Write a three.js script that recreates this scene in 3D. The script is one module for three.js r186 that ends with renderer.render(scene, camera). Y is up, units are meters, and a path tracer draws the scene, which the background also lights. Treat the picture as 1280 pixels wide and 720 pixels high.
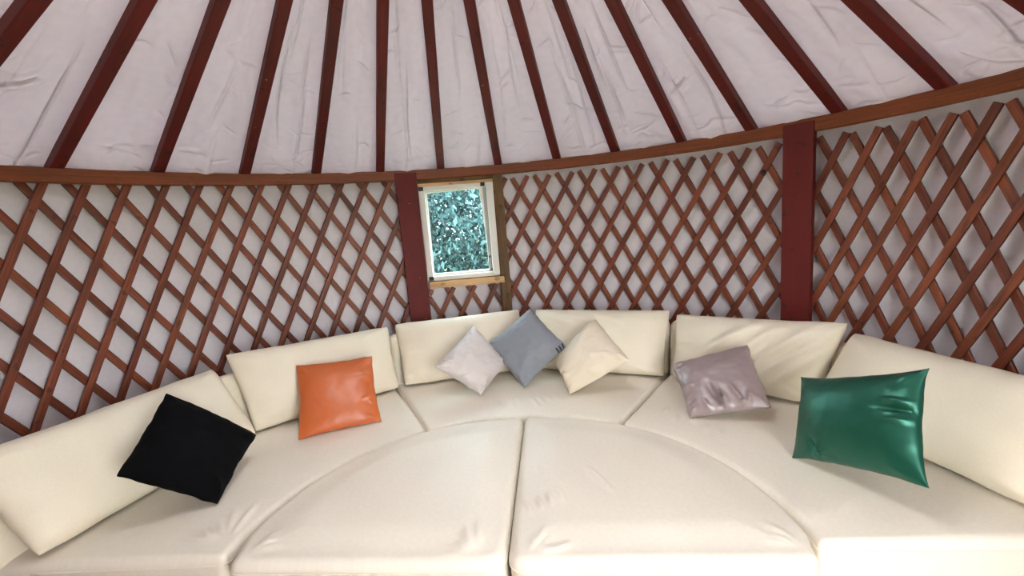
import * as THREE from 'three';
import { mergeGeometries, mergeVertices } from 'three/addons/utils/BufferGeometryUtils.js';
import { RoundedBoxGeometry } from 'three/addons/geometries/RoundedBoxGeometry.js';

// ------------------------------------------------------------------ camera, sky, exposure
const scene = new THREE.Scene();
const D2R = Math.PI / 180;
const camera = new THREE.PerspectiveCamera(64.75, 1280 / 720, 0.05, 200);
camera.position.set(0.166, 1.575, 1.461);
camera.rotation.order = 'YXZ';
camera.rotation.set(-8.93 * D2R, 0, -4.47 * D2R);
scene.add(camera);
const renderer = new THREE.WebGLRenderer({ antialias: true });
renderer.toneMapping = THREE.LinearToneMapping;
renderer.toneMappingExposure = 1.0;
renderer.shadowMap.enabled = true;
const SKY = 16.5;
scene.background = new THREE.Color().setRGB(0.985, 0.985, 1.0);      // even, thinly overcast sky
scene.backgroundIntensity = SKY;

// ------------------------------------------------------------------ helpers
let seed = 7;
const rnd = () => { seed = (seed * 1664525 + 1013904223) >>> 0; return seed / 4294967296; };
const rr = (a, b) => a + (b - a) * rnd();
const lerp = (a, b, t) => a + (b - a) * t;
const clamp = (x, a, b) => Math.min(b, Math.max(a, x));
const smooth = (a, b, x) => { const t = clamp((x - a) / (b - a), 0, 1); return t * t * (3 - 2 * t); };
const V = (x, y, z) => new THREE.Vector3(x, y, z);
const hash = (x, y, z = 0) => { let h = (x * 374761393 + y * 668265263 + z * 2147483647 + 1274126177) | 0; h = Math.imul(h ^ (h >>> 13), 1274126177); h ^= h >>> 16; return (h >>> 0) / 4294967296; };
function vnoise(x, y, px = 0, py = 0, s = 0) {                       // gradient noise, optionally tiling
  const ix = Math.floor(x), iy = Math.floor(y), fx = x - ix, fy = y - iy;
  const g = (i, j) => { const a = hash(px ? ((i % px) + px) % px : i, py ? ((j % py) + py) % py : j, s) * 6.2831853; return Math.cos(a) * (x - i) + Math.sin(a) * (y - j); };
  const u = fx * fx * fx * (fx * (fx * 6 - 15) + 10), v = fy * fy * fy * (fy * (fy * 6 - 15) + 10);
  return lerp(lerp(g(ix, iy), g(ix + 1, iy), u), lerp(g(ix, iy + 1), g(ix + 1, iy + 1), u), v) * 1.5;
}
const fbm = (x, y, o = 4, s = 0) => { let a = 0, w = 0.5; for (let i = 0; i < o; i++) { a += w * vnoise(x, y, 0, 0, s + i); x *= 2.03; y *= 2.03; w *= 0.5; } return a; };
function texture(n, m, f, srgb, rx = 1, ry = 1) {
  const d = new Uint8Array(n * m * 4);
  for (let j = 0; j < m; j++) for (let i = 0; i < n; i++) {
    const c = f(i / n, j / m), k = (j * n + i) * 4;
    for (let q = 0; q < 3; q++) d[k + q] = clamp(Math.round((Array.isArray(c) ? c[q] : c) * 255), 0, 255);
    d[k + 3] = 255;
  }
  const t = new THREE.DataTexture(d, n, m);
  t.wrapS = t.wrapT = THREE.RepeatWrapping; t.magFilter = THREE.LinearFilter; t.minFilter = THREE.LinearMipmapLinearFilter; t.generateMipmaps = true;
  if (srgb) t.colorSpace = THREE.SRGBColorSpace;
  t.repeat.set(rx, ry); t.needsUpdate = true;
  return t;
}
// cloth relief: broad soft swells with a few drawn folds, one tile
const foldLine = (x, y, px, py, s, k) => { const n = vnoise(x, y, px, py, s); return Math.exp(-n * n * k); };
const crumpleAt = (u, v) => {
  const c = vnoise(u * 3, v * 3, 3, 3, 31), e = vnoise(u * 7, v * 7, 7, 7, 35), a = foldLine(u * 2, v * 2, 2, 2, 11, 500) * smooth(0.05, 0.4, c);
  return 0.5 + 0.2 * c + 0.07 * e + 0.1 * a;
};
const crumple = texture(512, 512, crumpleAt, false);
// roof cloth over ten bays (u) from eave to crown (v): drawn folds and cross creases, one stroke each
const BAYW = 0.449, ROOFL = 2.2, FW = 2048, FH = 1024;
const foldTex = (() => {
  const h = new Float32Array(FW * FH), W = BAYW * 10, px = W / FW, py = ROOFL / FH;
  for (let j = 0; j < FH; j++) for (let i = 0; i < FW; i++) { const x = i * px, y = j * py; h[j * FW + i] = 0.3 * vnoise(x * 2.2, y * 1.1, 0, 0, 51) + 0.12 * vnoise(x * 7 + y * 2, y * 4, 0, 0, 52) + 0.035 * vnoise(x * 22, y * 13, 0, 0, 53); }
  const stroke = (x0, y0, x1, y1, w, a, bend) => {
    const L = Math.hypot(x1 - x0, y1 - y0), n = Math.ceil(L / (w * 0.5)), r = Math.ceil((2.6 * w) / px), ry = Math.ceil((2.6 * w) / py), acc = new Map();
    for (let k = 0; k <= n; k++) {
      const t = k / n, b = bend * Math.sin(Math.PI * t), x = lerp(x0, x1, t) - ((y1 - y0) / L) * b, y = lerp(y0, y1, t) + ((x1 - x0) / L) * b, ci = Math.round(x / px), cj = Math.round(y / py), A = a * Math.sin(Math.PI * clamp(t, 0.02, 0.98)) ** 0.7;
      for (let j = cj - ry; j <= cj + ry; j++) { if (j < 0 || j >= FH) continue; for (let i = ci - r; i <= ci + r; i++) { const d2 = (i * px - x) ** 2 + (j * py - y) ** 2, v = A * Math.exp(-d2 / (w * w)), q = j * FW + ((i % FW) + FW) % FW; const o = acc.get(q); if (o === undefined || Math.abs(v) > Math.abs(o)) acc.set(q, v); } }
    }
    for (const [q, v] of acc) h[q] += v;
  };
  for (let b = 0; b < 10; b++) {
    const busy = rr(0.4, 1.3);
    for (let k = 0; k < 3 * busy; k++) { const x = (b + rr(0.15, 0.85)) * BAYW, y = rr(0, 1.1); stroke(x, y, x + rr(-0.07, 0.07), y + rr(0.4, 1.0), rr(0.008, 0.02), rr(0.1, 0.26), rr(-0.03, 0.03)); }
    for (let k = 0; k < 16 * busy; k++) { const left = rnd() < 0.5, x = (b + (left ? rr(0.05, 0.3) : rr(0.7, 0.95))) * BAYW, y = rr(0, 1.9), l = rr(0.07, 0.24), d = left ? rr(0.1, 0.9) : Math.PI - rr(0.1, 0.9); stroke(x, y, x + Math.cos(d) * l, y + Math.sin(d) * l, rr(0.006, 0.014), rr(0.06, 0.2) * (rnd() < 0.3 ? -1 : 1), rr(-0.02, 0.02)); }
    for (let k = 0; k < 7 * busy; k++) { const x = (b + rr(0.1, 0.6)) * BAYW, y = rr(0.02, 0.4); stroke(x, y, x + rr(0.1, 0.22), y + rr(-0.06, 0.1), rr(0.007, 0.014), rr(0.08, 0.2), rr(-0.03, 0.03)); }
  }
  return texture(FW, FH, (u, v) => 0.42 + 0.55 * h[Math.round(v * FH) * FW + Math.round(u * FW)], false);
})();
const weave = texture(256, 256, (u, v) => 0.5 + 0.22 * Math.sin(u * 64 * 6.28318) * Math.sin(v * 64 * 6.28318) + 0.25 * vnoise(u * 32, v * 32, 32, 32, 4), false);
const clothTone = texture(512, 512, (u, v) => { const n = 0.98 + 0.012 * vnoise(u * 4, v * 4, 4, 4, 8) + 0.012 * vnoise(u * 60, v * 60, 60, 60, 9); return [n, n, n]; }, true);
// wood: grain runs along u
const grainAt = (u, v, s, k) => {
  const w = vnoise(u * 3, v * 6, 3, 6, s) * 0.25;
  const g = vnoise(u * 4, (v + w * 0.15) * 40, 4, 40, s + 1), h = vnoise(u * 24, v * 120, 24, 120, s + 2), p = vnoise(u * 7, v * 5, 7, 5, s + 3);
  return 1 + k * (0.35 * g + 0.3 * h + 0.4 * p);
};
const woodTex = (base, k, s, chips = 0) => texture(1024, 256, (u, v) => {
  let m = grainAt(u, v, s, k), c = base.map((b) => b * m);
  if (chips) {
    const e = Math.min(v, 1 - v), n = vnoise(u * 60, v * 12, 60, 12, s + 7) + 0.5 * vnoise(u * 160, v * 30, 160, 30, s + 8);
    if (n > chips + e * 1.2) c = [0.72, 0.62, 0.5];
  }
  const d = vnoise(u * 30, v * 9, 30, 9, s + 5);
  if (d > 0.62) c = c.map((q) => q * 0.75);
  return c;
}, true);
const std = (o) => new THREE.MeshStandardMaterial(o);
const phys = (o) => new THREE.MeshPhysicalMaterial({ side: THREE.DoubleSide, ...o });

const M = {};
const slatMap = [0, 1, 2].map((i) => woodTex([[0.47, 0.24, 0.155], [0.43, 0.21, 0.135], [0.5, 0.262, 0.16]][i], 0.5, 100 + 20 * i));
M.slats = slatMap.map((t) => std({ map: t, roughness: 0.48, bumpMap: t, bumpScale: 0.0008 }));
M.rafters = [[0.38, 0.075, 0.05], [0.35, 0.07, 0.045]].map((c, i) => { const t = woodTex(c, 0.32, 200 + 20 * i, 0.93); return phys({ map: t, roughness: 0.55, side: THREE.FrontSide }); });
M.beam = std({ map: woodTex([0.49, 0.245, 0.105], 0.35, 300, 0.79), roughness: 0.5 });
M.post = std({ map: woodTex([0.385, 0.07, 0.055], 0.12, 340, 0.99), roughness: 0.65 });
M.stud = std({ map: woodTex([0.42, 0.31, 0.18], 0.45, 360), roughness: 0.7 });
M.pine = std({ map: woodTex([0.84, 0.68, 0.48], 0.25, 380), roughness: 0.6 });
M.whiteFrame = std({ color: 0xe9e6de, roughness: 0.4 });
M.greySeal = std({ color: 0xa9a7a4, roughness: 0.6 });
M.black = std({ color: 0x16161a, roughness: 0.5 });
M.lining = phys({ color: 0xf0ecf1, map: clothTone, roughness: 0.62, bumpMap: crumple, bumpScale: 0.025, sheen: 0.2, sheenRoughness: 0.5, sheenColor: new THREE.Color(0xffffff) });
M.roofLining = phys({ color: 0xefebf2, map: clothTone, roughness: 0.85, transmission: 0.12, thickness: 0, bumpMap: foldTex, bumpScale: 0.11, sheen: 0.25, sheenRoughness: 0.5, sheenColor: new THREE.Color(0xffffff) });
M.cream = phys({ color: 0xf3ebdb, roughness: 0.45, map: clothTone, bumpMap: weave, bumpScale: 0.0003, sheen: 0.3, sheenRoughness: 0.45, sheenColor: new THREE.Color(0xfff6e6) });
M.creamBack = phys({ color: 0xf0e7d1, roughness: 0.5, map: clothTone, bumpMap: weave, bumpScale: 0.0003, sheen: 0.3, sheenRoughness: 0.45, sheenColor: new THREE.Color(0xfff6e6) });

function add(name, geo, mat, parent = scene) {
  const m = new THREE.Mesh(geo, mat); m.name = name; m.castShadow = m.receiveShadow = true; parent.add(m); return m;
}
const names = {};
function numbered(n) { const k = names[n] = (names[n] ?? -1) + 1; return k ? n + '_' + String(k).padStart(3, '0') : n; }
function thing(name, label, category, pos = [0, 0, 0], group) {
  const g = new THREE.Group(); g.name = numbered(name); g.position.set(...pos); g.userData = { label, category }; if (group) g.userData.group = group; scene.add(g); return g;
}
function tag(o, label, category, group) { o.name = numbered(o.name); o.userData.label = label; o.userData.category = category; if (group) o.userData.group = group; return o; }
function structure(o, label) { o.userData.kind = 'structure'; if (label) o.userData.label = label; return o; }
function group(name) { const g = new THREE.Group(); g.name = name; scene.add(g); return g; }
function grid(nu, nv, f, closeU = false) {                           // sheet of (nu+1) x (nv+1) points with uv from f -> [x,y,z,u,v]
  const p = [], uv = [], idx = [];
  for (let j = 0; j <= nv; j++) for (let i = 0; i <= nu; i++) { const a = f(i / nu, j / nv); p.push(a[0], a[1], a[2]); uv.push(a[3] ?? i / nu, a[4] ?? j / nv); }
  for (let j = 0; j < nv; j++) for (let i = 0; i < nu; i++) { const a = j * (nu + 1) + i, b = a + 1, c = a + nu + 1, d = c + 1; idx.push(a, b, d, a, d, c); }
  const g = new THREE.BufferGeometry();
  g.setAttribute('position', new THREE.Float32BufferAttribute(p, 3)); g.setAttribute('uv', new THREE.Float32BufferAttribute(uv, 2)); g.setIndex(idx); g.computeVertexNormals();
  if (closeU) {
    const n = g.attributes.normal;
    for (let j = 0; j <= nv; j++) { const a = j * (nu + 1), b = a + nu; const s = V(n.getX(a) + n.getX(b), n.getY(a) + n.getY(b), n.getZ(a) + n.getZ(b)).normalize(); n.setXYZ(a, s.x, s.y, s.z); n.setXYZ(b, s.x, s.y, s.z); }
  }
  return g;
}
function rbox(w, h, d, r, x, y, z) { const g = new RoundedBoxGeometry(w, h, d, 2, r); g.translate(x, y, z); return g; }
// box with uv in metres, grain along its long side
function plank(w, h, d, r, along) {
  const g = new RoundedBoxGeometry(w, h, d, 2, r), p = g.attributes.position, n = g.attributes.normal, uv = g.attributes.uv, o = rnd() * 3, q = rnd() * 3;
  for (let i = 0; i < p.count; i++) {
    const X = [p.getX(i), p.getY(i), p.getZ(i)], N = [Math.abs(n.getX(i)), Math.abs(n.getY(i)), Math.abs(n.getZ(i))], rest = [0, 1, 2].filter((k) => k !== along), c = N[rest[0]] > N[rest[1]] ? rest[1] : rest[0];
    uv.setXY(i, X[along] * 0.6 + o, X[c] * 2.2 + q);
  }
  return g;
}
const cyl = (th, r, y) => [r * Math.sin(th * D2R), y, -r * Math.cos(th * D2R)];

// ------------------------------------------------------------------ the shell of the yurt
const R = 2.2, BEAM_TOP = 1.985, BEAM_BOT = 1.908, SLOPE = 0.5908, WALL_R = 2.305, WALL_OUT = 2.37;
function shellPiece(t0, t1, y0, y1, topSlant = 0) {                  // closed piece of the round wall
  const nu = Math.max(2, Math.round((t1 - t0) / 0.9)), nv = Math.max(2, Math.round((y1 - y0) / 0.035)), L = R * D2R;
  const inner = (t, y) => WALL_R + 0.012 * fbm(t * 0.09, y * 1.6, 3, 3) + 0.006 * fbm(t * 0.3, y * 5, 2, 13);
  const g = [
    grid(nu, nv, (u, v) => { const t = lerp(t0, t1, u), y = lerp(y0, y1, v); return [...cyl(t, inner(t, y), y), t * L * 0.75, y * 0.75]; }),
    grid(nu, 1, (u, v) => { const t = lerp(t1, t0, u), y = lerp(y0, y1, v); return [...cyl(t, WALL_OUT, y), t * L, y]; }),
    grid(nu, 1, (u, v) => { const t = lerp(t0, t1, u); return [...cyl(t, lerp(inner(t, y1), WALL_OUT, v), y1), t * L, v * 0.05]; }),
    grid(nu, 1, (u, v) => { const t = lerp(t1, t0, u); return [...cyl(t, lerp(inner(t, y0), WALL_OUT, v), y0), t * L, v * 0.05]; }),
    grid(1, nv, (u, v) => { const y = lerp(y0, y1, v); return [...cyl(t1, lerp(inner(t1, y), WALL_OUT, u), y), u * 0.05, y]; }),
    grid(1, nv, (u, v) => { const y = lerp(y0, y1, v); return [...cyl(t0, lerp(WALL_OUT, inner(t0, y), u), y), u * 0.05, y]; }),
  ];
  return mergeGeometries(g);
}
const WT0 = -12.85, WT1 = 2.6, WY0 = 1.118, WY1 = 1.862;              // window opening
const DT0 = 138, DT1 = 164, DY1 = 1.88;                               // doorway behind the photographer
const WTOP = 2.04;
structure(add('wall_left', mergeGeometries([shellPiece(DT1 - 360, WT0, 0, WTOP)]), M.lining), 'white quilted cloth lining behind the left lattice wall');
structure(add('wall_back', mergeGeometries([shellPiece(WT0, WT1, 0, WY0), shellPiece(WT0, WT1, WY1, WTOP), shellPiece(WT1, 57, 0, WTOP)]), M.lining), 'white cloth lining round the window and behind the lattice');
structure(add('wall_right', mergeGeometries([shellPiece(57, DT0, 0, WTOP), shellPiece(DT0, DT1, DY1, WTOP)]), M.lining), 'white cloth lining behind the right lattice wall');

// floor: a thick round deck
const fl = new THREE.CylinderGeometry(2.42, 2.42, 0.08, 96); fl.translate(0, -0.04, 0);
const flMat = std({ map: woodTex([0.62, 0.47, 0.32], 0.4, 400), roughness: 0.55 });
structure(add('floor', fl, flMat), 'wooden floor under the sofa');

// roof: cloth lining over the rafters, with a round opening at the crown
const ceiling = structure(group('ceiling'), 'conical cloth roof lining over dark red rafters');
const CROWN_R = 0.5, RAFT_D = 0.046, LIFT = RAFT_D * Math.sqrt(1 + SLOPE * SLOPE);
const roofY = (r) => BEAM_TOP + (R - r) * SLOPE;
const RT0 = -66.76, RDT = 11.70;
{
  const nu = 31 * 16, nv = 90;
  const inner = (u, v) => {
    const t = RT0 + (u - 0.5) * 360 + 57, r = lerp(WALL_OUT + 0.01, CROWN_R, v);
    const ph = ((t - RT0) / RDT) * Math.PI, bay = Math.sin(ph) ** 2, fill = 1 - v * 0.6;
    const bi = Math.floor((t - RT0) / RDT);
    const along = vnoise(t * 0.42, r * 1.3, 0, 0, 17) * 0.014 + vnoise(t * 1.1 + r * 0.8, r * 3.2, 0, 0, 19) * 0.006;
    const diag = 0.012 * Math.max(0, 1 - Math.abs(vnoise(t * 0.25 + bi * 3.1, r * 2.4 + t * 0.12, 0, 0, 27)) * 4);
    const eave = 0.012 * smooth(0.12, 0, v) * vnoise(t * 0.8, r * 9, 0, 0, 37);
    const sag = bay * (-0.012 + along + diag + eave) * fill - 0.05 * Math.sqrt(bay) * smooth(1.9, 2.26, r);
    return [t, r, roofY(r) + LIFT + sag];
  };
  const L = R * D2R;
  const a = grid(nu, nv, (u, v) => { const [t, r, y] = inner(1 - u, v); return [...cyl(t, r, y), (t - RT0) / RDT / 10, 0.02 + v * 0.96]; });
  const b = grid(62, 4, (u, v) => { const [t, r] = inner(u, v); return [...cyl(t, r, roofY(r) + LIFT + 0.06), t * L * 0.7, v * 1.6]; });
  const c = grid(62, 1, (u, v) => { const [t, r, y] = inner(1 - u, 1); return [...cyl(t, r, lerp(y, roofY(r) + LIFT + 0.06, v)), u * 5, v * 0.06]; });
  const d = grid(62, 1, (u, v) => { const [t, r, y] = inner(u, 0); return [...cyl(t, r, lerp(y, roofY(r) + LIFT + 0.06, v)), u * 5, v * 0.06]; });
  add('lining', mergeGeometries([a, b, c, d]), M.roofLining, ceiling);
  // rafters: long square poles from the ring beam to the crown
  const lenXZ = R + 0.05 - CROWN_R + 0.04, len = lenXZ * Math.sqrt(1 + SLOPE * SLOPE), tilt = Math.atan(SLOPE);
  const geos = [0, 1, 2, 3].map(() => { const g = plank(len, RAFT_D, 0.058, 0.006, 0); return g; });
  for (let k = -9; k < 21; k++) {
    const t = RT0 + k * RDT + rr(-0.25, 0.25), o = add('rafter', geos[(k + 9) % 4], M.rafters[(k + 12) % 5 === 0 ? 1 : 0], ceiling);
    o.name = 'rafter' + (k + 9 ? '_' + String(k + 9).padStart(3, '0') : '');
    const mid = (R + 0.05 + CROWN_R - 0.04) / 2, off = (RAFT_D / 2) * Math.sqrt(1 + SLOPE * SLOPE);
    o.position.set(...cyl(t, mid, roofY(mid) + off - 0.003));
    o.rotation.order = 'YXZ';
    o.rotation.set(0, (90 - t) * D2R, -tilt);                        // local +x points outward and down
  }
}
// crown ring with crossed bows, open to the sky (above the frame)
{
  const g = thing('roof_crown', 'round wooden crown ring at the top of the roof', 'crown', [0, roofY(CROWN_R) + 0.02, 0]);
  const prof = [V(0.46, -0.03, 0), V(0.54, -0.03, 0), V(0.54, 0.12, 0), V(0.46, 0.12, 0), V(0.46, -0.03, 0)].map((p) => new THREE.Vector2(p.x, p.y));
  add('ring', new THREE.LatheGeometry(prof, 64), M.rafters[0], g);
  for (const s of [0, 1]) for (const k of [-0.1, 0.1]) {
    const c = new THREE.CatmullRomCurve3([-1, -0.5, 0, 0.5, 1].map((q) => { const x = q * 0.49, y = 0.08 + 0.1 * (1 - q * q); return s ? V(x, y, k) : V(k, y, x); }));
    add('bow', new THREE.TubeGeometry(c, 16, 0.014, 8), M.rafters[0], g);
  }
}
// ring beam along the top of the lattice
{
  const prof = [[R, BEAM_BOT + 0.006], [R, BEAM_TOP - 0.006], [R + 0.006, BEAM_TOP], [R + 0.027, BEAM_TOP], [R + 0.027, BEAM_BOT], [R + 0.006, BEAM_BOT]], nu = 180;
  const parts = [];
  for (let k = 0; k < prof.length; k++) {
    const a = prof[k], b = prof[(k + 1) % prof.length];
    parts.push(grid(nu, 1, (u, v) => { const t = DT1 - 360 + u * (360 - (DT1 - DT0)); const j = 0.0025 * vnoise(t * 0.15, k < 3 ? 1 : 2, 0, 0, 77); return [...cyl(t, lerp(a[0], b[0], v), lerp(a[1], b[1], v) + j), t * R * D2R * 0.35, k * 0.37 + v * 0.98]; }));
  }
  structure(add('trim_1', mergeGeometries(parts), M.beam), 'brown wooden ring beam along the top of the lattice wall');
}

// ------------------------------------------------------------------ lattice wall panels
function slatGeo(t0, y0, t1, y1, r, w, th) {                         // a lath bent along the round wall
  const n = Math.max(2, Math.ceil(Math.abs(t1 - t0) / 2.2)), p = [], uv = [], idx = [], len = Math.hypot((t1 - t0) * D2R * r, y1 - y0), o = rnd() * 5, ov = rnd();
  const prof = [[-0.5, -0.3], [-0.36, -0.5], [0.36, -0.5], [0.5, -0.3], [0.5, 0.5], [-0.5, 0.5]], m = prof.length;
  const ux = ((t1 - t0) * D2R * r) / len, uy = (y1 - y0) / len;
  const wob = rr(-0.12, 0.12);
  for (let i = 0; i <= n; i++) {
    const s = i / n, b = Math.sin(s * Math.PI) * wob;
    for (let k = 0; k <= m; k++) {
      const [a, c] = prof[k % m], q = a * w;                          // perpendicular to the run: (-uy, ux)
      const t = lerp(t0, t1, s) + b + (-uy * q) / (r * D2R), y = lerp(y0, y1, s) + ux * q;
      p.push(...cyl(t, r + c * th, y)); uv.push(o + s * len * 0.6, ov + k * 0.07);
    }
  }
  for (let i = 0; i < n; i++) for (let k = 0; k < m; k++) { const a = i * (m + 1) + k, b = a + 1, c = a + m + 1, d = c + 1; idx.push(a, c, d, a, d, b); }
  for (const e of [0, n]) { const b = e * (m + 1); for (let k = 1; k < m - 1; k++) idx.push(...(e ? [b, b + k + 1, b + k] : [b, b + k, b + k + 1])); }
  const g = new THREE.BufferGeometry();
  g.setAttribute('position', new THREE.Float32BufferAttribute(p, 3)); g.setAttribute('uv', new THREE.Float32BufferAttribute(uv, 2)); g.setIndex(idx); g.computeVertexNormals();
  return g;
}
const YC = 1.575;                                                     // eye level: lattice lines were read off as angle there
function lattice(label, ta, tb, yb, yt, fams, drop = 0.0) {
  const g = thing('lattice_panel', label, 'lattice');
  let count = 0;
  for (const [slope, at, pitch, r] of fams) {                         // slope: metres of height per degree
    const k0 = Math.floor((ta - at - 40) / pitch), k1 = Math.ceil((tb - at + 40) / pitch);
    for (let k = k0; k <= k1; k++) {
      const tc = at + k * pitch + rr(-0.12, 0.12), top = yt - rr(0, drop);
      let pts = [[tc + (yb - YC) / slope, yb], [tc + (top - YC) / slope, top]];
      if (pts[0][0] > pts[1][0]) pts.reverse();
      let [a, b] = pts;
      if (b[0] < ta + 0.3 || a[0] > tb - 0.3) continue;
      const at2 = (t) => [t, YC + (t - tc) * slope];
      if (a[0] < ta) a = at2(ta);
      if (b[0] > tb) b = at2(tb);
      const o = add('slat', slatGeo(a[0], a[1], b[0], b[1], r, 0.036, 0.015), M.slats[Math.floor(rnd() * 3)], g);
      o.name = 'slat' + (count ? '_' + String(count).padStart(3, '0') : ''); count++;
    }
  }
}
const RF = 2.238, RB = 2.254;
lattice('brown lattice wall panel left of the window post, behind the black and orange pillows', DT1 - 360 + 0.5, -16.4, 0.02, 1.935, [[0.0345 * R, -68.0, 4.54, RF], [-0.0293 * R, -64.9, 4.6, RB]]);
lattice('short brown lattice panel filling the wall below the window', -13.1, 6.6, 0.02, 1.04, [[0.0305 * R, 0.1, 4.5, RF], [-0.0335 * R, 1.25, 4.5, RB]]);
lattice('brown lattice wall panel between the window and the other red post', 3.6, 56.6, 0.02, 1.885, [[0.0297 * R, 4.5, 4.51, RF], [-0.0331 * R, 5.66, 4.49, RB]], 0.012);
lattice('brown lattice wall panel behind the green pillow, with the tallest diamonds', 57.9, DT0 - 0.5, 0.02, 1.878, [[0.0365 * R, 59.3, 3.86, RF], [-0.0355 * R, 63.15, 3.95, RB]], 0.012);

// ------------------------------------------------------------------ wall posts
for (const [t, label] of [[-15.35, 'dark red wooden post standing beside the window'], [57.25, 'dark red wooden post between two lattice panels, away from the window']]) {
  const o = add('wall_post', plank(0.163, 1.968, 0.04, 0.005, 1), M.post);
  o.position.set(...cyl(t, 2.207, 0.984)); o.rotation.y = -t * D2R; tag(o, label, 'post');
}

// ------------------------------------------------------------------ window
{
  const g = structure(group('window_1'), 'small white framed window in a wooden surround, trees outside');
  const th = -4.9; g.position.set(...cyl(th, 2.19, 0)); g.rotation.y = -th * D2R;      // local z points into the room
  const W = (n, w, h, d, r, x, y, z, m) => add(n, rbox(w, h, d, r, x, y, z), m, g);
  const wood = (n, w, h, d, x, y, z, m, along) => { const o = add(n, plank(w, h, d, 0.003, along), m, g); o.position.set(x, y, z); return o; };
  // wooden surround
  wood('stud', 0.078, 1.9, 0.07, 0.306, 0.955, -0.03, M.stud, 1);
  wood('lintel', 0.6, 0.05, 0.05, -0.02, 1.884, -0.042, M.stud, 0);
  wood('head_strip', 0.585, 0.022, 0.06, -0.025, 1.868, -0.028, M.pine, 0);
  wood('sill', 0.597, 0.05, 0.085, -0.002, 1.08, -0.012, M.pine, 0);
  // white fixed frame
  W('frame_jamb', 0.046, 0.745, 0.1, 0.004, -0.293, 1.4855, -0.05, M.whiteFrame);
  W('frame_jamb', 0.053, 0.735, 0.12, 0.004, 0.2395, 1.4885, -0.04, M.whiteFrame);
  W('frame_rail', 0.49, 0.034, 0.1, 0.004, -0.03, 1.84, -0.052, M.whiteFrame);
  W('frame_rail', 0.49, 0.034, 0.1, 0.004, -0.03, 1.128, -0.052, M.whiteFrame);
  // grey inner frame seen beside the crooked sash
  W('inner_jamb', 0.03, 0.69, 0.06, 0.003, 0.2, 1.484, -0.075, M.greySeal);
  // opening sash, hung a little crooked
  const s = new THREE.Group(); s.name = 'sash'; s.position.set(-0.045, 1.484, -0.07); g.add(s);
  const bar = (x0, y0, x1, y1, w) => { const l = Math.hypot(x1 - x0, y1 - y0), q = new RoundedBoxGeometry(l, w, 0.035, 2, 0.004); q.rotateZ(Math.atan2(y1 - y0, x1 - x0)); q.translate((x0 + x1) / 2, (y0 + y1) / 2, 0); return q; };
  add('sash_frame', mergeGeometries([bar(-0.235, -0.34, -0.228, 0.34, 0.03), bar(0.218, 0.345, 0.262, -0.34, 0.034), bar(-0.24, 0.337, 0.22, 0.345, 0.03), bar(-0.24, -0.337, 0.262, -0.335, 0.03)]), M.whiteFrame, s);
  const pane = phys({ color: 0xe4f2f4, roughness: 0.03, transmission: 1, thickness: 0, ior: 1.45 });
  const pg = new THREE.BoxGeometry(0.47, 0.68, 0.004); pg.translate(0.0, 0, -0.004);
  add('pane', pg, pane, s);
  for (const [x, y] of [[-0.296, 1.838], [-0.286, 1.132], [0.185, 1.842]]) W('corner_bracket', x > 0 ? 0.034 : 0.036, 0.03, 0.01, 0.002, x, y, 0.004, M.black);
  W('stay', 0.008, 0.2, 0.012, 0.003, 0.203, 1.3, -0.04, M.greySeal);
  W('stay_knob', 0.014, 0.014, 0.016, 0.004, 0.196, 1.27, -0.03, M.black);
  W('stay_knob', 0.014, 0.014, 0.016, 0.004, 0.204, 1.165, -0.03, M.black);
}

// ------------------------------------------------------------------ soft furniture
const SX = 0.082, SZ = 0.0, SEAT = 0.42;
const sp = (ang, r, y) => V(SX + r * Math.sin(ang * D2R), y, SZ - r * Math.cos(ang * D2R));
const ease = (u, k) => { const s = u * 2 - 1; return (Math.sign(s) * (1 - Math.pow(1 - Math.abs(s), k)) + 1) / 2; };
// rounded box bent round the sofa centre; f(u,v,top) lifts the surface, inner slope shifts the front face
function bentBox(a0, a1, r0, r1, y0, y1, rad, na, nr, ny, lift, shift) {
  const rm = (r0 + r1) / 2, L = (a1 - a0) * D2R * rm, H = y1 - y0, Dp = r1 - r0;
  let g = new THREE.BoxGeometry(1, 1, 1, na, ny, nr); g.deleteAttribute('uv'); g.deleteAttribute('normal'); g = mergeVertices(g, 1e-6);
  const p = g.attributes.position, uv = [];
  for (let i = 0; i < p.count; i++) {
    const u = ease(p.getX(i) + 0.5, 1.7), w = ease(p.getY(i) + 0.5, 1.7), v = ease(p.getZ(i) + 0.5, 1.7);
    const P = [(u - 0.5) * L, (w - 0.5) * H, (v - 0.5) * Dp], h = [L / 2, H / 2, Dp / 2];
    const C = P.map((x, k) => clamp(x, -h[k] + rad, h[k] - rad)), d = P.map((x, k) => x - C[k]), l = Math.hypot(...d) || 1;
    let Q = P;
    if (Math.hypot(...d) > 1e-9) Q = C.map((c, k) => c + (d[k] / l) * rad);
    const ang = (a0 + a1) / 2 + (Q[0] / rm) / D2R;
    let r = rm + Q[2], y = (y0 + y1) / 2 + Q[1];
    if (shift) r += shift(u, w, v);
    const x3 = sp(ang, r, y);
    if (lift && w > 0.4) x3.y += lift(u, v, x3.x, x3.z) * smooth(0.4, 1, w);
    p.setXYZ(i, x3.x, x3.y, x3.z); uv.push(x3.x + 5, x3.z + y + 5);
  }
  g.setAttribute('uv', new THREE.Float32BufferAttribute(uv, 2)); g.computeVertexNormals();
  // BoxGeometry runs z towards +; bending maps +z outward, which mirrors it: flip the faces
  const ix = g.index.array; for (let i = 0; i < ix.length; i += 3) { const t = ix[i]; ix[i] = ix[i + 1]; ix[i + 1] = t; } g.computeVertexNormals();
  return g;
}
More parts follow.
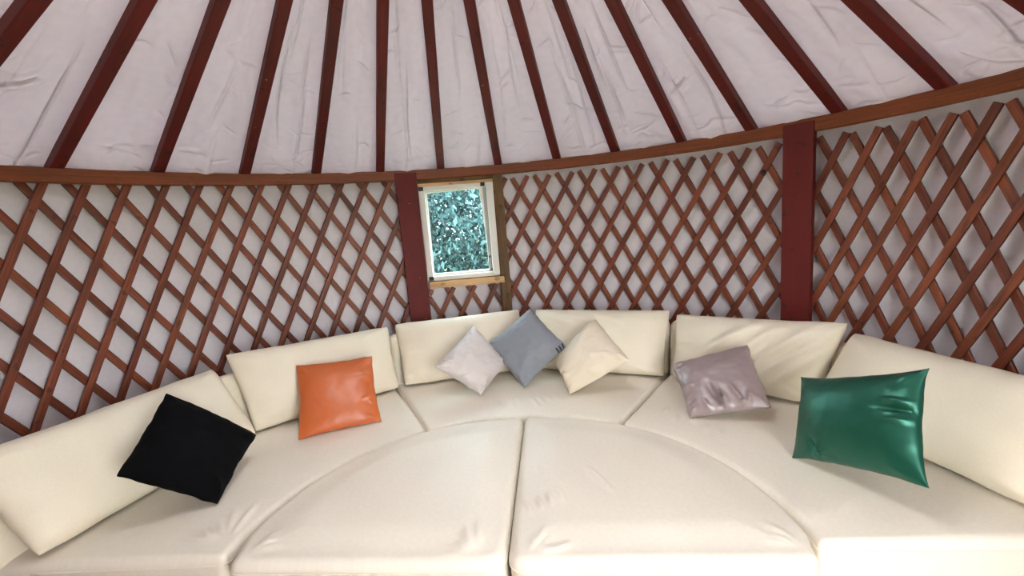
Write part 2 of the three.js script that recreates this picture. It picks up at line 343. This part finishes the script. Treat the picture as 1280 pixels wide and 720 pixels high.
// little folds of cloth: segments in the floor plane, [x0,z0,x1,z1,width,height]
const ridge = (x, z, S) => { let h = 0; for (const [x0, z0, x1, z1, w, a] of S) { const dx = x1 - x0, dz = z1 - z0, l2 = dx * dx + dz * dz, t = clamp(((x - x0) * dx + (z - z0) * dz) / l2, 0, 1), d2 = (x - x0 - dx * t) ** 2 + (z - z0 - dz * t) ** 2; if (d2 < 9 * w * w) h += 1.7 * a * Math.exp(-d2 / (w * w)) * Math.sin(Math.PI * clamp(t, 0.03, 0.97)); } return h; };
const seatFolds = [];
const fan = (list, x, z, dir, spread, n, len, w, a) => { for (let i = 0; i < n; i++) { const d = dir + spread * (i / Math.max(1, n - 1) - 0.5) * 2 + rr(-0.1, 0.1), l = len * rr(0.6, 1.1), s = rr(0.02, 0.06); list.push([x + Math.cos(d) * s, z + Math.sin(d) * s, x + Math.cos(d) * l, z + Math.sin(d) * l, w * rr(0.7, 1.3), a * rr(0.6, 1.2)]); } };
for (let i = 0; i < 9; i++) { const x = 0.02 + i * 0.05 + rr(-0.015, 0.015); seatFolds.push([x, -1.3 + rr(-0.03, 0.03), x + rr(-0.03, 0.05), -1.15 + rr(-0.05, 0.05), 0.012, rr(0.003, 0.006)]); }
fan(seatFolds, ...[sp(-25.5, 1.1).x, sp(-25.5, 1.1).z], 2.4, 0.5, 4, 0.2, 0.012, 0.004);
fan(seatFolds, sp(92, 1.1).x, sp(92, 1.1).z, -1.2, 0.6, 6, 0.26, 0.013, 0.002);
fan(seatFolds, sp(-84, 1.1).x, sp(-84, 1.1).z, -2.2, 0.5, 5, 0.25, 0.013, 0.005);
for (let i = 0; i < 5; i++) { const c = sp(44 + i * 4, rr(1.15, 1.3)); seatFolds.push([c.x, c.z, c.x + 0.06, c.z - 0.1, 0.012, 0.004]); }
const seatLabel = ['cream fabric sofa section with the black pillow and the orange pillow on it', 'cream fabric sofa section below the window, with three pillows on it', 'cream fabric sofa section with the green pillow and the mauve pillow on it'];
const EDGE = [-87.2, -25.4, 35.6, 95.6];
for (let k = 0; k < 3; k++) {
  const g = thing('sofa_section', seatLabel[k], 'sofa', [0, 0, 0], null), a0 = EDGE[k] + 0.12, a1 = EDGE[k + 1] - 0.12;
  delete g.userData.group;
  const lift = (u, v, x, z) => 0.014 * (1 - (2 * u - 1) ** 6) * (1 - (2 * v - 1) ** 4) + ridge(x, z, seatFolds) + 0.006 * fbm(x * 2.2 + 7, z * 2.2, 3, 91);
  add('seat', bentBox(a0, a1, 1.055, 1.99, 0.2, SEAT - 0.004, 0.035, 150, 100, 14, lift), M.cream, g);
  add('base', bentBox(a0 + 0.4, a1 - 0.4, 1.075, 2.0, 0.0, 0.21, 0.012, 30, 16, 4), M.cream, g);
  add('backrest', bentBox(a0, a1, 1.9, 2.0, 0.2, 0.775, 0.045, 60, 12, 24, null, (u, w) => 0.07 * w), M.creamBack, g);
  // welt round the upper edge of the seat
  const loop = [];
  for (let i = 0; i <= 30; i++) loop.push(sp(lerp(a0 + 0.9, a1 - 0.9, i / 30), 1.056, SEAT - 0.04));
  for (let i = 1; i < 10; i++) loop.push(sp(a1 + 0.02, lerp(1.08, 1.9, i / 10), SEAT - 0.04));
  const lead = []; for (let i = 9; i > 0; i--) lead.push(sp(a0 - 0.02, lerp(1.08, 1.9, i / 10), SEAT - 0.04));
  add('welt', new THREE.TubeGeometry(new THREE.CatmullRomCurve3([...lead, ...loop]), 160, 0.0045, 6), M.cream, g);
}

// ottomans: two quarter rounds that fill the middle
function slab(outline, y0, y1, rad, lift, rings = 70) {               // outline: closed ring of points, anticlockwise seen from above
  const n = outline.length, c = outline.reduce((s, q) => [s[0] + q[0] / n, s[1] + q[1] / n], [0, 0]);
  const nor = outline.map((q, i) => { const a = outline[(i + n - 1) % n], b = outline[(i + 1) % n], dx = b[0] - a[0], dz = b[1] - a[1], l = Math.hypot(dx, dz); let N = [dz / l, -dx / l]; if (N[0] * (q[0] - c[0]) + N[1] * (q[1] - c[1]) < 0) N = [-N[0], -N[1]]; return N; });
  const rows = [];
  for (let i = 0; i <= 5; i++) rows.push([0.004, lerp(y0, y1 - rad, i / 5), 0]);
  for (let i = 1; i <= 8; i++) { const a = (i / 8) * Math.PI / 2; rows.push([rad * (1 - Math.cos(a)), y1 - rad + rad * Math.sin(a), 0]); }
  for (let i = 1; i <= rings; i++) rows.push([rad, y1, i / rings]);
  const p = [], uv = [], idx = [];
  for (const [ins, y, t] of rows) for (let i = 0; i < n; i++) {
    let x = outline[i][0] - nor[i][0] * ins, z = outline[i][1] - nor[i][1] * ins;
    x = lerp(x, c[0], t); z = lerp(z, c[1], t);
    const s = smooth(0, 0.35, t), top = y > y1 - rad * 0.5;
    p.push(x, y + (top ? 0.016 * s + lift(x, z) * smooth(y1 - rad * 0.5, y1, y) : 0), z); uv.push(x + 5, z + y + 5);
  }
  for (let j = 0; j < rows.length - 1; j++) for (let i = 0; i < n; i++) { const a = j * n + i, b = j * n + ((i + 1) % n), d = a + n, e = b + n; idx.push(a, b, e, a, e, d); }
  const g = new THREE.BufferGeometry();
  g.setAttribute('position', new THREE.Float32BufferAttribute(p, 3)); g.setAttribute('uv', new THREE.Float32BufferAttribute(uv, 2)); g.setIndex(idx); g.computeVertexNormals();
  return g;
}
function roundOutline(pts, r, step = 0.012) {                        // round the sharp corners of a polygon and resample it evenly
  const out = [];
  const n = pts.length;
  for (let i = 0; i < n; i++) {
    const P = pts[i], A = pts[(i + n - 1) % n], B = pts[(i + 1) % n];
    const u = [A[0] - P[0], A[1] - P[1]], v = [B[0] - P[0], B[1] - P[1]], lu = Math.hypot(...u), lv = Math.hypot(...v), cos = (u[0] * v[0] + u[1] * v[1]) / lu / lv;
    if (cos < -0.8) { out.push(P); continue; }
    const q = Math.min(r, lu * 0.45, lv * 0.45), a = [P[0] + u[0] / lu * q, P[1] + u[1] / lu * q], b = [P[0] + v[0] / lv * q, P[1] + v[1] / lv * q];
    for (let k = 0; k <= 8; k++) { const t = k / 8; out.push([(1 - t) ** 2 * a[0] + 2 * t * (1 - t) * P[0] + t * t * b[0], (1 - t) ** 2 * a[1] + 2 * t * (1 - t) * P[1] + t * t * b[1]]); }
  }
  const d = [0]; for (let i = 1; i <= out.length; i++) { const a = out[i - 1], b = out[i % out.length]; d.push(d[i - 1] + Math.hypot(a[0] - b[0], a[1] - b[1])); }
  const T = d[d.length - 1], m = Math.round(T / step), res = []; let j = 0;
  for (let i = 0; i < m; i++) { const s = (i / m) * T; while (d[j + 1] < s) j++; const t = (s - d[j]) / (d[j + 1] - d[j] || 1), a = out[j], b = out[(j + 1) % out.length]; res.push([lerp(a[0], b[0], t), lerp(a[1], b[1], t)]); }
  return res;
}
const OT = 5.4, OR = 1.037, FRONT = 0.105;
const ottoFolds = [];
for (let i = 0; i < 4; i++) ottoFolds.push([0.147 + i * 0.046, -0.235 - i * 0.02, 0.18 + i * 0.043, -0.135 - i * 0.01, 0.013, 0.006]);
ottoFolds.push([0.433, -0.42, 0.512, -0.205, 0.015, 0.009]);
fan(ottoFolds, -0.02, 0.07, -2.2, 0.6, 6, 0.2, 0.012, 0.004); fan(ottoFolds, 0.16, 0.09, -0.9, 0.5, 5, 0.16, 0.012, 0.0035);
fan(ottoFolds, sp(97, 1.0).x, sp(97, 1.0).z, -2.6, 0.4, 5, 0.16, 0.012, 0.003); fan(ottoFolds, sp(-87, 0.98).x, sp(-87, 0.98).z, -0.4, 0.4, 5, 0.16, 0.012, 0.004);
for (const [side, label] of [[-1, 'cream quarter-round ottoman on the side of the black and orange pillows'], [1, 'cream quarter-round ottoman on the side of the green and mauve pillows']]) {
  const g = thing('ottoman', label, 'ottoman');
  const ex = [Math.cos(OT * D2R), Math.sin(OT * D2R)], ey = [Math.sin(OT * D2R), -Math.cos(OT * D2R)];   // across and along the seam
  const at = (x, y) => [SX + ex[0] * x + ey[0] * y, SZ + ex[1] * x + ey[1] * y];
  const gap = 0.004, poly = [];
  poly.push(at(side * gap, -FRONT), at(side * gap, OR - 0.02));
  for (let i = 1; i < 40; i++) { const a = (i / 40) * 90 * D2R, rad = OR + 0.018 * Math.sin(2 * a) - 0.02 * Math.cos(a) ** 8; poly.push(at(side * (gap + Math.sin(a) * (rad - gap)), Math.cos(a) * rad)); }
  poly.push(at(side * (OR - 0.012), 0), at(side * (OR - 0.03), -FRONT));
  const out = roundOutline(poly, 0.075);
  const lift = (x, z) => ridge(x, z, ottoFolds) + 0.006 * fbm(x * 2.1 + 3, z * 2.1 + side, 3, 95);
  const oo = side < 0 ? out : out.slice().reverse();
  add('cushion', slab(oo, 0.19, SEAT + 0.014, 0.042, lift, 80), M.cream, g);
  const small = out.map((q) => q), c = small.reduce((s, q) => [s[0] + q[0] / small.length, s[1] + q[1] / small.length], [0, 0]);
  const inset = small.map((q) => [lerp(q[0], c[0], 0.03), lerp(q[1], c[1], 0.03)]);
  add('base', slab(side < 0 ? inset : inset.slice().reverse(), 0.0, 0.2, 0.01, () => 0, 3), M.cream, g);
  const w = out.map((q) => V(lerp(q[0], c[0], 0.002), SEAT - 0.026, lerp(q[1], c[1], 0.002)));
  add('welt', new THREE.TubeGeometry(new THREE.CatmullRomCurve3(w, true), 300, 0.0035, 6, true), M.cream, g);
}

// pillow: front and back sheets over four corners (tl, tr, br, bl), plump in the middle
function pillowGeo(c, o) {
  const { t = 0.07, back = 0.6, px = 2.2, q = 0.55, pinch = 0.035, folds = [], n = 64, m = 64, crum = 0.009, cs = 4, id = 1, ear = 0 } = o;
  const [tl, tr, br, bl] = c.map((a) => V(...a));
  const X = tr.clone().sub(tl).add(br).sub(bl), Y = tl.clone().sub(bl).add(tr).sub(br), W = X.length() / 2, H = Y.length() / 2, N = X.clone().cross(Y).normalize(), xd = X.clone().normalize(), yd = Y.clone().normalize();
  const half = (side) => grid(n, m, (gu, gv) => {
    const u0 = ease(gu, 1.35), v0 = ease(gv, 1.35), U = 2 * u0 - 1, Vv = 2 * v0 - 1;
    const a = bl.clone().lerp(br, u0), b = tl.clone().lerp(tr, u0), P = a.lerp(b, v0);
    // sides drawn in between the corners
    P.addScaledVector(xd, -Math.sign(U) * Math.abs(U) ** 3 * pinch * (1 - Vv * Vv) * W * 2).addScaledVector(yd, -Math.sign(Vv) * Math.abs(Vv) ** 3 * pinch * (1 - U * U) * H * 2);
    const eu = Math.abs(U) ** 4, ev = Math.abs(Vv) ** 4, wv = o.wave ?? 0.007;
    P.addScaledVector(xd, eu * wv * fbm(v0 * 5 + id * 3, U + id, 2, id + 40)).addScaledVector(yd, ev * wv * fbm(u0 * 5 + id * 5, Vv + id, 2, id + 41));
    if (ear) { const k = ear * (Math.abs(U) * Math.abs(Vv)) ** 6; P.addScaledVector(xd, -U * k * W).addScaledVector(yd, -Vv * k * H); }
    const plump = Math.pow(Math.max(0, (1 - Math.abs(U) ** px) * (1 - Math.abs(Vv) ** px)), q);
    const edge = smooth(0, 0.5, plump);
    let h = t * (side > 0 ? 1 : back) * plump;
    if (side > 0) {
      h += edge * crum * fbm(u0 * W * 2 * cs + id * 7.3, v0 * H * 2 * cs + id * 3.1, 3, id) * 2;
      for (const [x0, y0, x1, y1, w, A] of folds) { const dx = x1 - x0, dy = y1 - y0, l2 = dx * dx + dy * dy, s = clamp(((u0 - x0) * dx + (v0 - y0) * dy) / l2, 0, 1), d2 = (u0 - x0 - dx * s) ** 2 + (v0 - y0 - dy * s) ** 2; h += (o.fa ?? 2.6) * A * Math.exp(-d2 / (w * w)) * Math.sin(Math.PI * clamp(s, 0.05, 0.95)) * smooth(0, 0.25, plump); }
    }
    P.addScaledVector(N, side * h);
    return [P.x, P.y, P.z, u0 * W * 2 + id, v0 * H * 2];
  });
  const f = half(1), b = half(-1), ix = b.index.array; for (let i = 0; i < ix.length; i += 3) { const s = ix[i]; ix[i] = ix[i + 1]; ix[i + 1] = s; }
  let g = mergeGeometries([f, b]);
  g.deleteAttribute('normal');
  g = mergeVertices(g, 1e-5); g.computeVertexNormals();
  return g;
}
const cornerFolds = (n, A, w, corners = [[0, 0], [1, 0], [0, 1], [1, 1]]) => { const f = []; for (const [x, y] of corners) for (let i = 0; i < n; i++) { const d = Math.atan2(0.5 - y, 0.5 - x) + rr(-0.55, 0.55), l = rr(0.15, 0.34), s = 0.05; f.push([x + Math.cos(d) * s, y + Math.sin(d) * s, x + Math.cos(d) * l, y + Math.sin(d) * l, w * rr(0.6, 1.3), A * rr(-0.6, 1)]); } return f; };
const edgeFolds = (n, A, w, side) => { const f = []; for (let i = 0; i < n; i++) { const s = rr(0.12, 0.88), l = rr(0.08, 0.24), j = rr(-0.06, 0.06); f.push(side === 'b' ? [s, 0.03, s + j, l, w, A * rr(-0.8, 1)] : side === 't' ? [s, 0.97, s + j, 1 - l, w, A * rr(-0.8, 1)] : side === 'l' ? [0.03, s, l, s + j, w, A * rr(-0.8, 1)] : [0.97, s, 1 - l, s + j, w, A * rr(-0.8, 1)]); } return f; };

// six back cushions; [angle bottom left, bottom right, top left, top right, height tl, tr, radius bl, br, label, folds]
const backs = [
  [-86.6, -54.6, -88.0, -57.4, 0.86, 0.845, 1.83, 1.86, 'long cream back cushion behind the black pillow', 0],
  [-54.2, -25.6, -54.8, -25.4, 0.905, 0.85, 1.88, 1.84, 'cream back cushion behind the orange pillow', 0],
  [-23.8, 5.0, -23.6, 3.4, 0.858, 0.865, 1.85, 1.85, 'cream back cushion behind the pale lilac pillow', 0],
  [7.4, 36.0, 7.4, 35.6, 0.855, 0.85, 1.85, 1.83, 'cream back cushion behind the cream throw pillow', 1],
  [38.2, 63.0, 37.2, 65.4, 0.825, 0.895, 1.82, 1.92, 'creased cream back cushion behind the mauve pillow', 2],
  [63.2, 92.0, 66.6, 93.2, 0.85, 0.86, 1.86, 1.87, 'wide cream back cushion behind the green pillow', 0],
];
const backFolds = [
  [],
  [[0.1, 0.95, 0.5, 0.75, 0.05, 0.006], [0.45, 0.98, 0.7, 0.7, 0.05, 0.008], [0.05, 0.9, 0.35, 0.7, 0.04, 0.006]],
  [[0.6, 0.97, 0.3, 0.45, 0.05, 0.018], [0.72, 0.96, 0.45, 0.3, 0.04, 0.02], [0.88, 0.94, 0.55, 0.22, 0.04, 0.019], [0.95, 0.8, 0.62, 0.15, 0.035, 0.015], [0.97, 0.65, 0.72, 0.12, 0.03, 0.012], [0.5, 0.8, 0.25, 0.4, 0.04, 0.008]],
];
backs.forEach(([b0, b1, t0, t1, ya, yb, r0, r1, label, f], i) => {
  const c = [sp(t0 - 0.35, 2.0, ya), sp(t1 + 0.35, 2.0, yb), sp(b1 + 0.4, r1 - 0.045, 0.44), sp(b0 - 0.4, r0 - 0.045, 0.44)].map((v) => v.toArray());
  const o = add('back_cushion', pillowGeo(c, { t: 0.105, back: 0.5, px: 3.4, q: 0.5, pinch: 0.008, ear: 0.012, n: 90, m: 60, crum: 0.007, cs: 1.6, id: 20 + i, fa: 1.8, folds: [...backFolds[f], ...cornerFolds(3, 0.005, 0.03), ...edgeFolds(6, 0.003, 0.02, 'b'), ...edgeFolds(4, 0.003, 0.02, 'l')] }), M.creamBack);
  tag(o, label, 'cushion', 'cream back cushions along the round sofa');
});

// throw pillows
const silk = (hex, rough, extra = {}) => phys({ color: hex, roughness: rough, bumpMap: weave, bumpScale: 0.0002, ...extra });
const pillows = [
  ['black square throw pillow tilted on one corner', [[-1.509, 0.882, -0.609], [-1.201, 0.568, -0.753], [-1.184, 0.435, -0.36], [-1.444, 0.69, -0.201]], silk(0x060609, 0.95, { specularIntensity: 0.25 }), { t: 0.085, folds: [...cornerFolds(3, 0.006, 0.035)], crum: 0.008, id: 1 }],
  ['orange satin square throw pillow', [[-1.181, 0.782, -1.213], [-0.76, 0.765, -1.351], [-0.668, 0.435, -1.09], [-1.093, 0.434, -0.934]], silk(0xc7632a, 0.4, { ior: 1.7 }), { t: 0.062, folds: [...edgeFolds(9, 0.006, 0.022, 'r'), ...cornerFolds(2, 0.004, 0.03)], crum: 0.003, ear: 0, wave: 0.007, id: 2 }],
  ['pale lilac grey throw pillow leaning left of the blue grey one', [[-0.126, 0.838, -1.69], [0.085, 0.56, -1.6], [-0.087, 0.435, -1.364], [-0.375, 0.655, -1.36]], silk(0xd2cbc7, 0.5, { sheen: 0.3, sheenRoughness: 0.4, sheenColor: new THREE.Color(0xffffff) }), { t: 0.09, crum: 0.012, folds: [...edgeFolds(7, 0.008, 0.03, 'l'), ...edgeFolds(6, 0.008, 0.03, 'b'), ...cornerFolds(3, 0.007, 0.03)], id: 3 }],
  ['blue grey throw pillow standing on its corner in the middle', [[0.287, 0.914, -1.753], [0.509, 0.677, -1.521], [0.193, 0.435, -1.431], [-0.048, 0.687, -1.678]], silk(0x868b93, 0.55, { sheen: 0.25, sheenRoughness: 0.4, sheenColor: new THREE.Color(0xdfe8ff) }), { t: 0.085, crum: 0.01, folds: [...edgeFolds(6, 0.009, 0.03, 'r'), ...cornerFolds(3, 0.007, 0.03)], id: 4 }],
  ['plump cream throw pillow right of the blue grey one', [[0.729, 0.836, -1.602], [0.844, 0.673, -1.152], [0.476, 0.435, -1.264], [0.422, 0.551, -1.544]], silk(0xe9ddc6, 0.55, { sheen: 0.3, sheenRoughness: 0.4, sheenColor: new THREE.Color(0xfff6e6) }), { t: 0.1, crum: 0.012, folds: [...edgeFolds(10, 0.008, 0.03, 'b'), [0.05, 0.95, 0.55, 0.4, 0.05, 0.007], ...cornerFolds(3, 0.007, 0.03)], id: 5 }],
  ['mauve grey satin throw pillow with a crumpled lower edge', [[1.082, 0.625, -1.162], [1.492, 0.749, -1.05], [1.426, 0.525, -0.687], [1.061, 0.435, -0.826]], silk(0x978686, 0.38, { ior: 1.9 }), { t: 0.065, folds: [...edgeFolds(10, 0.009, 0.025, 'b'), ...edgeFolds(8, 0.006, 0.025, 'l'), [0.45, 0.05, 0.36, 0.42, 0.03, -0.014], [0.52, 0.05, 0.45, 0.3, 0.03, 0.012], [0.7, 0.04, 0.6, 0.35, 0.03, 0.009], ...cornerFolds(3, 0.006, 0.03)], id: 6 }],
  ['emerald green satin pillow, wider than it is tall', [[1.466, 0.738, -0.524], [1.627, 0.916, -0.087], [1.497, 0.579, 0.076], [1.346, 0.435, -0.388]], silk(0x063c2e, 0.38, { ior: 2.1, specularColor: new THREE.Color(0x8fe8cc) }), { t: 0.07, folds: [...edgeFolds(6, 0.006, 0.025, 'b'), [0.98, 0.6, 0.74, 0.63, 0.022, -0.009], [0.98, 0.52, 0.8, 0.5, 0.02, 0.007], [0.98, 0.68, 0.78, 0.7, 0.02, 0.006], [0.3, 0.04, 0.22, 0.25, 0.025, -0.009], ...cornerFolds(2, 0.004, 0.03)], crum: 0.003, ear: -0.02, wave: 0.005, t: 0.08, id: 7 }],
];
for (const [label, c, mat, o] of pillows) {
  const p = tag(add('throw_pillow', pillowGeo(c, { pinch: 0.012, ear: 0.012, wave: 0.01, crum: 0.007, q: 0.55, px: 2.5, ...o }), mat), label, 'pillow');
  if (o.id === 4) for (let i = 0; i < 3; i++) {                       // dark zip showing at the side corner
    const a = V(...c[1]).lerp(V(...c[2]), 0.05 + i * 0.055).add(V(-0.012, 0.012, 0.022)), b = a.clone().add(V(-0.012 - i * 0.004, 0.034, 0.012));
    add('zip', new THREE.TubeGeometry(new THREE.CatmullRomCurve3([a, a.clone().lerp(b, 0.5).add(V(0.002, 0, 0.005)), b]), 8, 0.0045, 6), M.black, p).userData.label = 'dark zip';
  }
}

// small dark catch on the lattice near the red post
{
  const g = new THREE.SphereGeometry(0.012, 12, 8); g.scale(1, 0.7, 0.8);
  const h = new THREE.TorusGeometry(0.012, 0.004, 6, 14); h.translate(0, -0.014, 0);
  const o = add('hook', mergeGeometries([g, h]), M.black); o.position.set(...cyl(52.0, 2.222, 1.73)); o.rotation.y = -52 * D2R;
  tag(o, 'small dark hook on the lattice near the red post', 'hook');
}

// ------------------------------------------------------------------ outside: ground and trees beyond the window
{
  const gr = new THREE.CylinderGeometry(40, 40, 0.1, 48); gr.translate(0, -0.14, 0);
  structure(add('ground', gr, std({ color: 0x6d7a58, roughness: 1 })), 'grass outside');
  const leaf = new THREE.BufferGeometry();
  leaf.setAttribute('position', new THREE.Float32BufferAttribute([0, -0.5, 0, 0.22, 0, 0.05, 0, 0.5, 0, -0.22, 0, 0.05], 3)); leaf.setIndex([0, 1, 2, 0, 2, 3]); leaf.computeVertexNormals();
  const leafMat = phys({ color: 0xffffff, roughness: 0.85, specularIntensity: 0.4, transmission: 0.35, thickness: 0 });
  const bark = std({ color: 0x4a4038, roughness: 0.9 });
  const spots = [[-1.3, -7.2, 1.9, 'broad leafy tree seen through the window, nearest its hinged side'], [0.7, -8.4, 2.2, 'tall leafy tree seen through the middle of the window'], [-3.2, -9.0, 2.4, 'leafy tree at the far edge of the window view']];
  for (const [x, z, rad, label] of spots) {
    const g = thing('tree', label, 'tree', [x, -0.09, z], 'trees outside the window');
    add('trunk', new THREE.CylinderGeometry(0.09, 0.16, 2.2, 10).translate(0, 1.1, 0), bark, g);
    const n = 15000, im = new THREE.InstancedMesh(leaf, leafMat, n), m = new THREE.Matrix4(), q = new THREE.Quaternion(), col = new THREE.Color();
    im.name = 'foliage'; im.userData.kind = 'stuff'; im.castShadow = im.receiveShadow = true;
    for (let i = 0; i < n; i++) {
      const th = rnd() * 6.2832, ph = Math.acos(rr(-1, 1)), d = rad * Math.cbrt(rr(0.12, 1)) * (1 + 0.25 * vnoise(th * 2, ph * 2, 0, 0, 5));
      const s = rr(0.07, 0.18);
      q.setFromEuler(new THREE.Euler(rnd() * 6.28, rnd() * 6.28, rnd() * 6.28));
      m.compose(V(d * Math.sin(ph) * Math.cos(th), 2.0 + d * Math.cos(ph) * 0.95, d * Math.sin(ph) * Math.sin(th)), q, V(s, s, s));
      im.setMatrixAt(i, m); const k = rr(0.35, 1.7) ** 1.4; col.setRGB(0.075 * k, 0.14 * k, 0.145 * k); im.setColorAt(i, col);
    }
    g.add(im);
  }
}
renderer.render(scene, camera);
